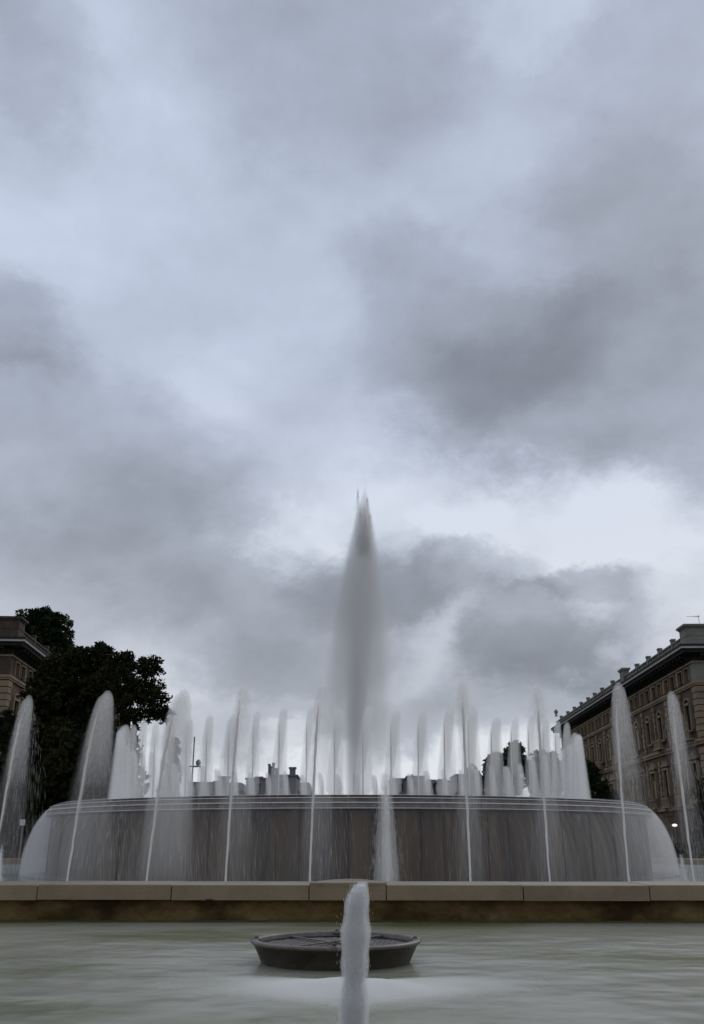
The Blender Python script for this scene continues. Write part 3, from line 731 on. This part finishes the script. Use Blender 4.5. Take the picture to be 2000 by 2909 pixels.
# ------------------------------------------------------------------ palazzi
def palazzo(name, label, corner, dirx, s, length, front, GREY):
    """side facade runs along local +Y from the corner, front facade along local x*s; s=1: building lies at +x"""
    root = empty(name, (corner[0], corner[1], CAM_Z), -math.atan(dirx)); tag(root, label, 'building')
    def side(b, u0, u1, w0, w1, z0, z1): b.box(min(-s * w0, -s * w1), max(-s * w0, -s * w1), u0, u1, z0, z1)
    def fr(b, u0, u1, w0, w1, z0, z1): b.box(min(s * u0, s * u1), max(s * u0, s * u1), -w1, -w0, z0, z1)
    gz = GZ - CAM_Z
    def band(nm, m, w1, z0, z1, w0=-.2):      # continuous trim round the corner
        b = MB(); side(b, -w1, length, w0, w1, z0, z1); fr(b, -w0 if False else .2, front, w0, w1, z0, z1)
        return b.build(nm, m, root)
    b = MB(); x0, x1 = (0, front) if s > 0 else (-front, 0); b.box(x0, x1, 0, length, gz, 18.5); b.build('wall', M['p_wall'], root)
    # roof slab and attic mass
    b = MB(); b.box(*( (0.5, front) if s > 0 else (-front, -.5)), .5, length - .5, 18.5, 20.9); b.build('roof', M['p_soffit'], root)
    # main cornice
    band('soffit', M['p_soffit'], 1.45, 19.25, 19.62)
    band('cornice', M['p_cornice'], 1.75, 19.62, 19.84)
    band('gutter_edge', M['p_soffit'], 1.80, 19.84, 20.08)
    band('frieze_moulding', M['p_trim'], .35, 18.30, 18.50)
    band('frieze_shadow', M['p_soffit'], .22, 18.5, 19.25)  # near-black band painting the shade beneath the cornice
    # brackets under the cornice
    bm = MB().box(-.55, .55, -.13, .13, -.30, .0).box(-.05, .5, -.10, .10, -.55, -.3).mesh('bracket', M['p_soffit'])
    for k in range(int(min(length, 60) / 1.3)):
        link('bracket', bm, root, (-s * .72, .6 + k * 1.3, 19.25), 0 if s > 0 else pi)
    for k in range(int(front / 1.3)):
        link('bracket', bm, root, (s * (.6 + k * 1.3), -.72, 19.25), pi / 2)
    # parapet
    band('parapet', GREY, .62, 20.08, 21.15, .30)
    band('parapet_rail', GREY, .74, 21.15, 21.33, .20)
    posts = [4.6, 9.8, 14.7, 19.9, 26.4, 33.0, 39.5, 44.5, 49.2, 54.4, 60, 65.7, 71.8] if length > 60 else [6, 12, 17]
    pm = MB().box(-.20, .20, -.30, .30, 20.08, 21.60).box(-.23, .23, -.33, .33, 21.60, 21.72).box(-.26, .26, -.36, .36, 21.72, 21.84).mesh('parapet_post', GREY)
    pmw = MB().box(-.40, .40, -.95, .95, 20.08, 22.0).box(-.52, .52, -1.12, 1.12, 22.0, 22.15).box(-.58, .58, -1.2, 1.2, 22.15, 22.32).mesh('parapet_post', GREY)
    slat = MB().box(-.06, .06, -.16, .16, 20.25, 21.10).mesh('baluster_panel', M['p_trim'])
    for i, u in enumerate(posts):
        if u > length: continue
        link('parapet_post', pmw if (i == 4) else pm, root, (-s * .52, u, 0))
    for i in range(len(posts) - 1):
        if posts[i + 1] > length: break
        mid = (posts[i] + posts[i + 1]) / 2
        link('baluster_panel', slat, root, (-s * .60, mid, 0))
    # heavy corner block
    b = MB()
    x0, x1 = (-.70, 4.6) if s > 0 else (-4.6, .70)
    b.box(x0, x1, -.70, 1.5, 20.085, 22.05); b.box(x0 - .12, x1 + .12, -.82, 1.62, 22.05, 22.2); b.box(x0 - .26, x1 + .26, -.96, 1.76, 22.2, 22.42)
    b.build('corner_block', GREY, root)
    # string courses
    band('string_course', M['p_trim'], .32, 16.15, 16.42)
    band('string_course', M['p_trim'], .22, 15.95, 16.15)
    band('string_course', M['p_trim'], .40, 10.12, 10.42)
    band('string_course', M['p_trim'], .26, 9.85, 10.12)
    band('string_course', M['p_trim'], .40, 3.55, 3.85)
    band('plinth', M['concrete'], .18, gz, gz + 1.1)
    # rustication lines of the ground floor: real stone courses
    for k in range(6):
        band('stone_course', M['p_wall'], .09, gz + 1.15 + k * .70, gz + 1.15 + k * .70 + .64)
    bay = 5.2
    nb = int(length / bay)
    # ---- meshes shared by all bays (local x outward for s=1 side)
    def ring(b, wd, z0, z1, t, d0, d1):
        b.box(-d1, -d0, -wd - t, -wd, z0, z1 + t).box(-d1, -d0, wd, wd + t, z0, z1 + t).box(-d1, -d0, -wd, wd, z1, z1 + t)
    attic = MB(); ring(attic, .74, 16.62, 18.0, .16, -.05, .34); attic = attic.mesh('attic_window', M['p_trim'])
    attic_p = MB().box(-.03, .02, -.74, .74, 16.6, 18.0).mesh('pane', M['glass'])
    attic_r = MB().box(-.05, .02, -.74, .74, 16.55, 18.1).mesh('red_panel', M['p_red'])
    win = MB(); ring(win, .85, 11.55, 14.2, .26, -.05, .34)
    # arched head
    n_ = 8
    for k in range(n_):
        a0, a1 = pi * k / n_, pi * (k + 1) / n_
        vs = []
        for d_ in (-.34, .05):
            for rr in (.85, 1.11):
                for a in (a0, a1): vs.append((d_, rr * cos(a), 14.2 + rr * sin(a) * .75 + .02))
        win.add(vs, [(0, 1, 3, 2), (4, 6, 7, 5), (0, 2, 6, 4), (1, 5, 7, 3), (2, 3, 7, 6), (0, 4, 5, 1)])
    win.box(-.30, -.10, -1.05, 1.05, 11.38, 11.55)
    win = win.mesh('window', M['p_trim'])
    pane_m = MB().box(-.04, .02, -.85, .85, 11.55, 14.8).mesh('pane', M['glass'])
    blind_m = MB().box(-.07, -.045, -.05, .80, 11.6, 14.4).mesh('blind', M['curtain'])
    mull = MB().box(-.08, -.02, -.05, .05, 11.55, 14.6).box(-.08, -.02, -.85, .85, 13.3, 13.4).mesh('window_bars', M['p_soffit'])
    win2 = MB(); ring(win2, .88, 5.1, 8.1, .24, -.05, .34); win2.box(-.42, -.05, -1.3, 1.3, 8.5, 8.72)
    win2.add([(-.36, -1.3, 8.72), (-.36, 1.3, 8.72), (-.36, 0, 9.35), (.0, -1.3, 8.72), (.0, 1.3, 8.72), (.0, 0, 9.35)], [(0, 1, 2), (3, 5, 4), (0, 2, 5, 3), (1, 4, 5, 2), (0, 3, 4, 1)])
    win2 = win2.mesh('window', M['p_trim'])
    pane2 = MB().box(-.04, .02, -.88, .88, 5.1, 8.1).mesh('pane', M['glass'])
    blind2 = MB().box(-.07, -.045, -.06, .64, 5.1, 7.2).mesh('blind', M['curtain'])
    mull2 = MB().box(-.08, -.02, -.05, .05, 5.1, 8.1).box(-.08, -.02, -.88, .88, 7.25, 7.37).mesh('window_bars', M['p_soffit'])
    arch = MB(); ring(arch, .9, gz + .2, 1.5, .3, -.05, .14)
    arch = arch.mesh('window', M['p_wall']); pane3 = MB().box(-.04, .02, -.9, .9, gz + .2, 1.7).mesh('pane', M['glass'])
    balc = MB().box(-1.0, 0, -1.45, 1.45, 10.42, 10.62).box(-.95, -.80, -1.4, 1.4, 11.42, 11.56)
    for q in np.linspace(-1.3, 1.3, 11): balc.box(-.93, -.82, q - .055, q + .055, 10.62, 11.42)
    balc = balc.mesh('balcony', M['p_trim'])
    balc2 = MB().box(-.8, 0, -1.35, 1.35, 3.85, 4.02).box(-.75, -.62, -1.3, 1.3, 4.85, 4.98)
    for q in np.linspace(-1.2, 1.2, 9): balc2.box(-.74, -.64, q - .055, q + .055, 4.02, 4.85)
    balc2 = balc2.mesh('balcony', M['p_trim'])
    quo = MB().box(-.26, .0, -.36, .36, 0, .56).mesh('quoin_block', M['p_trim'])
    quo2 = MB().box(-.20, .0, -.28, .28, 0, .56).mesh('quoin_block', M['p_trim'])
    pil = MB().box(-.22, 0, -.32, .32, 16.62, 18.3).mesh('pilaster', M['p_trim'])
    pil2 = MB()
    for k in range(8): pil2.box(-.26, 0, -.34, .34, 10.6 + k * .66, 10.6 + k * .66 + .58)
    pil2 = pil2.mesh('pilaster', M['p_trim']); pil3 = MB()
    for k in range(8): pil3.box(-.22, 0, -.30, .30, 4.0 + k * .70, 4.0 + k * .70 + .62)
    pil3 = pil3.mesh('pilaster', M['p_trim'])
    def put(nm, me, u, fside, par=None):
        if fside == 'side': q = link(nm, me, root, (0, u, 0), 0 if s > 0 else pi)
        else: q = link(nm, me, root, (s * u, 0, 0), pi / 2)
        if s < 0 and fside == 'side': q.location = (0, u, 0)
        return q
    def child(nm, me, par): return link(nm, me, par)
    def bay_at(u, fs, kidx):
        for du in (-1.15, 1.15):
            q = put('attic_window', attic, u + du, fs); child('pane', attic_p if (kidx + (du > 0)) % 2 else attic_r, q)
        q = put('window', win, u, fs); child('pane', pane_m, q); child('window_bars', mull, q)
        if kidx % 3 == 1: child('blind', blind_m, q)
        q = put('window', win2, u, fs); child('pane', pane2, q); child('window_bars', mull2, q)
        if kidx % 2: child('blind', blind2, q)
        q = put('window', arch, u, fs); child('pane', pane3, q)
        if kidx % 2 == 0: put('balcony', balc, u, fs)
        put('balcony', balc2, u, fs)
    us = [3.2 + k * bay for k in range(nb) if 3.2 + k * bay < length - 1.5]
    for k, u in enumerate(us):
        bay_at(u, 'side', k)
        put('pilaster', pil, u + bay / 2, 'side')
        if k < 6:
            for row in range(8):
                q = put('quoin_block', quo if row % 2 else quo2, u + bay / 2, 'side'); q.location.z = 10.6 + row * .66
                q = put('quoin_block', quo2 if row % 2 else quo, u + bay / 2, 'side'); q.location.z = 4.0 + row * .66
        else: put('pilaster', pil2, u + bay / 2, 'side'); put('pilaster', pil3, u + bay / 2, 'side')
    for k in range(3):
        u = 4.2 + k * bay
        if u < front - 1: bay_at(u, 'front', k)
    # corner quoins wrap round both faces
    cq = [MB().box(*((-.24, .9 + e) if s > 0 else (-.9 - e, .24)), -.24, .9 + e, 0, .58).mesh('quoin_block', M['p_trim']) for e in (0, .25)]
    for row in range(8):
        link('quoin_block', cq[row % 2], root, (0, 0, 10.55 + row * .67)); link('quoin_block', cq[row % 2], root, (0, 0, 4.0 + row * .70))
    for row in range(6): link('quoin_block', cq[row % 2], root, (0, 0, gz + 1.15 + row * .70))
    link('corner_pier', MB().box(*((-.2, 1.3) if s > 0 else (-1.3, .2)), -.2, 1.3, 16.43, 18.29).mesh('corner_pier', GREY), root)
    b = MB(); b.box(*((1.75, 3.0) if s > 0 else (-3.0, -1.75)), -.06, 0, 16.5, 18.2); b.build('ochre_blind', M['p_ochre'], root)
    return root

pr_ = palazzo('palazzo', 'long brown palazzo with grey balustraded parapet receding on the right', (36.9, 99.8), .0236, 1, 76, 14, M['p_grey'])
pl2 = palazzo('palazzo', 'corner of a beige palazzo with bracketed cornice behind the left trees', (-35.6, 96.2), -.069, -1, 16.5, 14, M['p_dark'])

# urn on the far end of the parapet, and roof aerial
p = at(1576, 2050, 171)
b = MB().lathe([(.25, 0), (.25, .2), (.12, .3), (.32, .6), (.38, .9), (.22, 1.1), (.08, 1.25), (.01, 1.35)], 12)
u = b.build('roof_urn', M['p_grey'], None, True); u.location = (37.6, 173.5, CAM_Z + 22.0); tag(u, 'dark stone urn ending the far end of the right palazzo parapet', 'urn')
ant = empty('roof_aerial', (37.9, 99.5, CAM_Z + 22.42)); tag(ant, 'thin television aerial on the near corner of the right palazzo roof', 'aerial')
MB().tube([(0, 0, 0), (0, 0, 1.1)], .025, 6).build('mast', M['metal'], ant)
MB().tube([(-1.3, 0, .95), (.15, 0, .95)], .02, 6).build('boom', M['metal'], ant)
for q in (-.15, -.4, -.02): MB().tube([(q, -.4, .95), (q, .4, .95)], .016, 5).build('rod', M['metal'], ant)

# ------------------------------------------------------------------ far skyline
def far_house(px0, px1, pyt, Y, depth, label, roof=None, chim=(), windows=True, wallm='far_wall'):
    a = at(px0, pyt, Y); c = at(px1, pyt, Y); wd = c.x - a.x; zt = a.z
    o = empty('far_house', ((a.x + c.x) / 2, Y, GZ)); tag(o, label, 'house', 'houses on the skyline beyond the fountain'); H = zt - GZ
    rt = 0 if roof is None else roof
    MB().box(-wd / 2, wd / 2, 0, depth, 0, H - rt).build('wall', M[wallm], o)
    if rt: MB().frustum(-wd / 2 - .4, wd / 2 + .4, -.4, depth + .4, H - rt, H, min(wd * .3, rt * 1.1)).build('roof', M['far_roof'], o)
    else: MB().box(-wd / 2 - .3, wd / 2 + .3, -.3, depth + .3, H - .01, H + .35).build('roof', M['far_roof'], o)
    for (cpx, cpy, cw) in chim:
        t_ = at(cpx, cpy, Y + 2)
        x = t_.x - o.location.x
        b = MB().box(x - cw / 2, x + cw / 2, 2, 2 + cw, H - rt - .5, t_.z - GZ - .4).box(x - cw * .65, x + cw * .65, 1.8, 2.2 + cw, t_.z - GZ - .4, t_.z - GZ)
        b.build('chimney', M['far_roof'], o)
    if windows:
        wm = MB().box(-.55, .55, -.06, 0, 0, 1.7).mesh('window', M['far_dark'])
        nx = max(1, int(wd / 3.2))
        for f_ in range(2):
            for k in range(nx):
                link('window', wm, o, (-wd / 2 + wd * (k + .5) / nx, 0, H - rt - 2.6 - 3.4 * f_))
    return o
far_house(536, 640, 2226, 210, 14, 'flat grey skyline house nearest the left trees', chim=((617, 2218, 1.2),))
far_house(630, 700, 2222, 230, 14, 'skyline house with a small domed chimney, second from the left trees', roof=2, chim=((636, 2205, 2.2),))
far_house(700, 768, 2214, 220, 14, 'plain skyline house left of the chimneyed tall one', chim=((735, 2206, 1.5),))
far_house(764, 842, 2205, 215, 16, 'tallest skyline house with clustered castle-like chimneys', chim=((765, 2170, .45), (770, 2176, .45), (777, 2167, .5), (786, 2182, .8), (831, 2179, 1.3)))
far_house(842, 886, 2222, 225, 14, 'low skyline house with sloping roof just left of the plume', roof=4)
far_house(1112, 1165, 2215, 235, 14, 'low grey skyline house just right of the short broad jet')
far_house(1158, 1206, 2208, 225, 14, 'dark skyline house with thin chimney pipe and dormer', chim=((1171, 2200, .35), (1179, 2206, 1.4)))
far_house(1206, 1246, 2214, 230, 14, 'low dark skyline house between two short ring jets', roof=2)
far_house(1244, 1296, 2221, 220, 14, 'skyline house with square chimney beside the far right trees', chim=((1256, 2213, 1.6),))
far_house(1296, 1345, 2203, 240, 14, 'taller skyline house half hidden by the far right trees')

# ------------------------------------------------------------------ trees
def tree(name, label, lobes, Y, leaf, per_m2, lm, base_px=None, dens=1.0, depth_k=.8, group=None, seed=0):
    """lobes: (px, py, rx_px, ry_px) each a leafy mass Y metres away"""
    r = np.random.default_rng(seed)
    c0 = [at(l[0], l[1], Y) for l in lobes]; s_ = [Y * .99 / F_PX * 1.0 for _ in lobes]
    bx = at(base_px if base_px is not None else lobes[0][0], 2400, Y).x
    root = empty(name, (bx, Y, GZ)); tag(root, label, 'tree', group)
    allP = []
    for (l, c) in zip(lobes, c0):
        m_per_px = Y / (F_PX * ray(l[0], l[1]).y) * 1.02
        rx, rz = l[2] * m_per_px, l[3] * m_per_px; ry = max(rx, rz) * depth_k
        # clumps on and in the lobe
        nc = int((40 + 34 * rx * rz) * dens)
        dv = r.normal(0, 1, (nc, 3)); dv /= np.linalg.norm(dv, axis=1, keepdims=True)
        rad = r.uniform(.12, 1.0, nc) ** .5
        cc = dv * rad[:, None] * np.array([rx, ry, rz]) * .93 + np.array([c.x, Y + (l[4] if len(l) > 4 else 0), c.z])
        cs = r.uniform(.35, .85, nc) * (.30 + .10 * min(rx, rz))
        npc = (per_m2 * cs ** 2 * 12 / (leaf ** 2 / .04)).astype(int) + 12
        for q in range(nc):
            k = npc[q]; dd = r.normal(0, 1, (k, 3)); dd /= np.linalg.norm(dd, axis=1, keepdims=True)
            allP.append(cc[q] + dd * (r.uniform(0, 1, k) ** .4)[:, None] * cs[q] * np.array([1.15, 1.15, .8]))
    P = np.concatenate(allP) - np.array([bx, Y, GZ]); n = len(P)
    a = r.normal(0, 1, (n, 3)); a /= np.linalg.norm(a, axis=1, keepdims=True)
    t_ = r.normal(0, 1, (n, 3)); b_ = np.cross(a, t_); b_ /= np.linalg.norm(b_, axis=1, keepdims=True); a = np.cross(b_, np.cross(a, b_))
    sz = leaf * r.uniform(.6, 1.25, n)[:, None]
    V = np.stack([P - a * sz, P + b_ * sz * .45, P + a * sz, P - b_ * sz * .45], 1).reshape(-1, 3)
    me = raw_mesh('crown', V, np.arange(n * 4), 4, lm)
    link('crown', me, root)
    # trunk and limbs
    b = MB(); top = max(c.z for c in c0) - GZ
    low = min(c.z - l[3] * Y / F_PX * .6 for c, l in zip(c0, lobes)) - GZ
    tr = max(.12, top * .022)
    b.tube([(0, 0, -.1), (.02 * top * .3, 0, top * .25), (-.01 * top, .1, top * .5), (0, 0, top * .8)], [tr * 1.3, tr, tr * .75, tr * .25], 8)
    link('trunk', b.mesh('trunk', M['bark'], True), root)
    for (l, c) in zip(lobes, c0):
        e = Vector((c.x - bx, 0, c.z - GZ))
        st_ = Vector((0, 0, min(e.z * .6, top * .55)))
        e = st_.lerp(e, .5); b = MB().tube([st_, st_.lerp(e, .5) + Vector((0, .2, .3)), e], [tr * .5, tr * .33, tr * .1], 6)
        link('limb', b.mesh('limb', M['bark'], True), root)
    return root
GL = 'dark trees massed on the left'
tree('tree', 'tall round-crowned tree rising above the left palazzo roof', [(85, 1790, 62, 66), (140, 1800, 68, 72), (160, 1880, 62, 80), (110, 1880, 70, 80), (180, 1850, 34, 40), (120, 1760, 50, 38), (165, 1930, 60, 60)], 128, .26, 5, M['leaf_green'], base_px=140, group=GL, seed=1)
tree('tree', 'dark spreading tree with ragged top left of centre of the tree mass', [(175, 1925, 60, 66), (140, 1930, 50, 50), (112, 2000, 42, 60), (75, 2075, 44, 60), (150, 1895, 36, 40), (120, 2070, 60, 60),  (320, 1950, 80, 80), (225, 1915, 85, 78), (285, 1890, 60, 60), (200, 1990, 90, 110), (270, 2040, 90, 110), (290, 1850, 26, 24), (235, 1860, 36, 26), (140, 2000, 80, 110), (200, 2110, 110, 90), (300, 2110, 90, 90)], 66, .17, 5, M['leaf_dark'], base_px=230, group=GL, seed=2)
tree('tree', 'loose-leaved tree at the right end of the left trees with sky showing through', [(350, 1925, 72, 74), (405, 1935, 62, 66), (435, 1990, 54, 62), (380, 2010, 80, 62), (350, 1868, 30, 26), (425, 1893, 34, 30), (462, 2030, 30, 26), (330, 2040, 70, 70)], 60, .15, 4.2, M['leaf_dark'], dens=.62, base_px=340, group=GL, seed=3)
tree('tree', 'lower dark tree filling the left below the palazzo corner', [(60, 2130, 80, 110), (30, 2250, 80, 120), (110, 2230, 90, 130), (15, 2080, 50, 70), (90, 2350, 110, 100), (150, 2120, 80, 90), (160, 2330, 90, 110)], 62, .17, 5, M['leaf_dark'], base_px=60, group=GL, seed=4)
tree('tree', 'dark low tree behind the arching jet at the foot of the left mass', [(220, 2170, 100, 120), (310, 2160, 80, 90), (250, 2300, 120, 110), (350, 2130, 55, 70), (350, 2230, 70, 90), (160, 2240, 80, 100), (250, 2220, 100, 90), (310, 2250, 90, 90)], 58, .17, 5, M['leaf_dark'], base_px=250, group=GL, seed=5)
tree('tree', 'slim dark tree seen between jets beside the left mass', [(497, 2140, 14, 46), (490, 2200, 24, 60), (480, 2260, 34, 50)], 90, .18, 5, M['leaf_far'], base_px=490, group=GL, seed=6)
GR = 'dark trees beyond the right jets'
tree('tree', 'bushy dark tree at the left of the far right group', [(1400, 2190, 30, 50), (1412, 2160, 24, 24), (1385, 2240, 40, 50), (1345, 2220, 24, 50)], 110, .22, 5, M['leaf_far'], base_px=1395, group=GR, seed=7)
tree('tree', 'tallest dark tree of the far right group', [(1455, 2170, 42, 46), (1440, 2230, 50, 60), (1465, 2130, 26, 24), (1500, 2190, 36, 50)], 105, .22, 5, M['leaf_far'], base_px=1455, group=GR, seed=8)
tree('tree', 'dark tree behind the dense white right end of the jets', [(1545, 2180, 40, 56), (1580, 2200, 40, 60), (1560, 2260, 60, 60)], 100, .22, 5, M['leaf_far'], base_px=1560, group=GR, seed=9)
tree('tree', 'low dark tree against the far foot of the right palazzo', [(1672, 2200, 34, 44), (1690, 2250, 46, 56), (1650, 2270, 44, 50), (1730, 2275, 34, 44)], 88, .18, 5, M['leaf_dark'], base_px=1685, group=GR, seed=10)
tree('tree', 'dark shrubby tree at the right edge before the palazzo ground floor', [(2010, 2280, 40, 70), (2015, 2380, 50, 70)], 60, .16, 5, M['leaf_dark'], base_px=2010, group=GR, seed=12)

# hedges hide the ground line on both sides
def hedge(x0, x1, Y, z, label, seed):
    r = np.random.default_rng(seed); n = int((x1 - x0) * z * 260)
    P = np.stack([r.uniform(0, x1 - x0, n), r.uniform(0, 1.2, n), r.uniform(0, 1, n) ** .8 * z * (1 + .06 * np.sin(np.arange(n)))], 1)
    a = r.normal(0, 1, (n, 3)); a /= np.linalg.norm(a, axis=1, keepdims=True); b_ = np.cross(a, r.normal(0, 1, (n, 3))); b_ /= np.linalg.norm(b_, axis=1, keepdims=True)
    sz = .11
    V = np.stack([P - a * sz, P + b_ * sz * .5, P + a * sz, P - b_ * sz * .5], 1).reshape(-1, 3)
    root = empty('hedge', (x0, Y, GZ)); tag(root, label, 'hedge')
    link('foliage', raw_mesh('foliage', V, np.arange(n * 4), 4, M['leaf_dark']), root)
    MB().box(.1, x1 - x0 - .1, .2, 1.0, 0, z * .85).build('stems', M['bark'], root)
hedge(-26, -12, 46, 1.6, 'dark clipped hedge beyond the left end of the basin', 41)
hedge(13, 26, 46, 1.6, 'dark clipped hedge beyond the right end of the basin', 42)

# ------------------------------------------------------------------ street furniture
def lamp_post(px, py_top, Y, label, globe=True):
    t_ = at(px, py_top, Y); H = t_.z - GZ
    o = empty('street_lamp', (t_.x, Y, GZ)); tag(o, label, 'street lamp')
    MB().tube([(0, 0, 0), (0, 0, .9), (0, 0, H * .98)], [.14, .08, .055], 8).build('pole', M['metal'], o)
    return o, H
o, H = lamp_post(553, 2086, 82, 'tall dark lamp post between jets right of the left trees')
MB().box(-.35, .7, -.12, .12, H * .74, H * .74 + .12).build('arm', M['metal'], o)
for x in (.45,): MB().lathe([(.05, H * .74 + .12), (.2, H * .74 + .2), (.22, H * .74 + .45), (.1, H * .74 + .6), (.01, H * .74 + .65)], 10, (x, 0)).build('lamp_head', M['metal'], o)
o, H = lamp_post(1917, 2348, 60, 'short lamp post with lit white head right of the basin')
MB().lathe([(.02, -.09), (.12, -.07), (.17, 0), (.12, .05), (.02, .08)], 14).build('lamp_head', M['lamp'], o, True).location = (0, 0, H + .08)
ra = empty('railing', (13.2, 40, GZ)); tag(ra, 'pale two-bar railing low at the right edge beyond the basin', 'railing')
for z in (1.02, .82): MB().tube([(0, 0, z), (4.2, 0, z)], .035, 6).build('rail', M['rail'], ra)
for x in (0, 1.4, 2.8, 4.2): MB().tube([(x, 0, 0), (x, 0, 1.08)], .04, 6).build('post', M['rail'], ra)
sb = empty('notice_board', (at(66, 2330, 38).x, 38, GZ)); tag(sb, 'small white notice on a thin post low at the left edge', 'sign')
zt = at(66, 2328, 38).z - GZ
MB().tube([(0, 0, 0), (0, 0, zt)], .035, 6).build('post', M['metal'], sb)
MB().box(-.10, .10, -.06, -.035, zt - .22, zt).build('panel', M['rail'], sb)
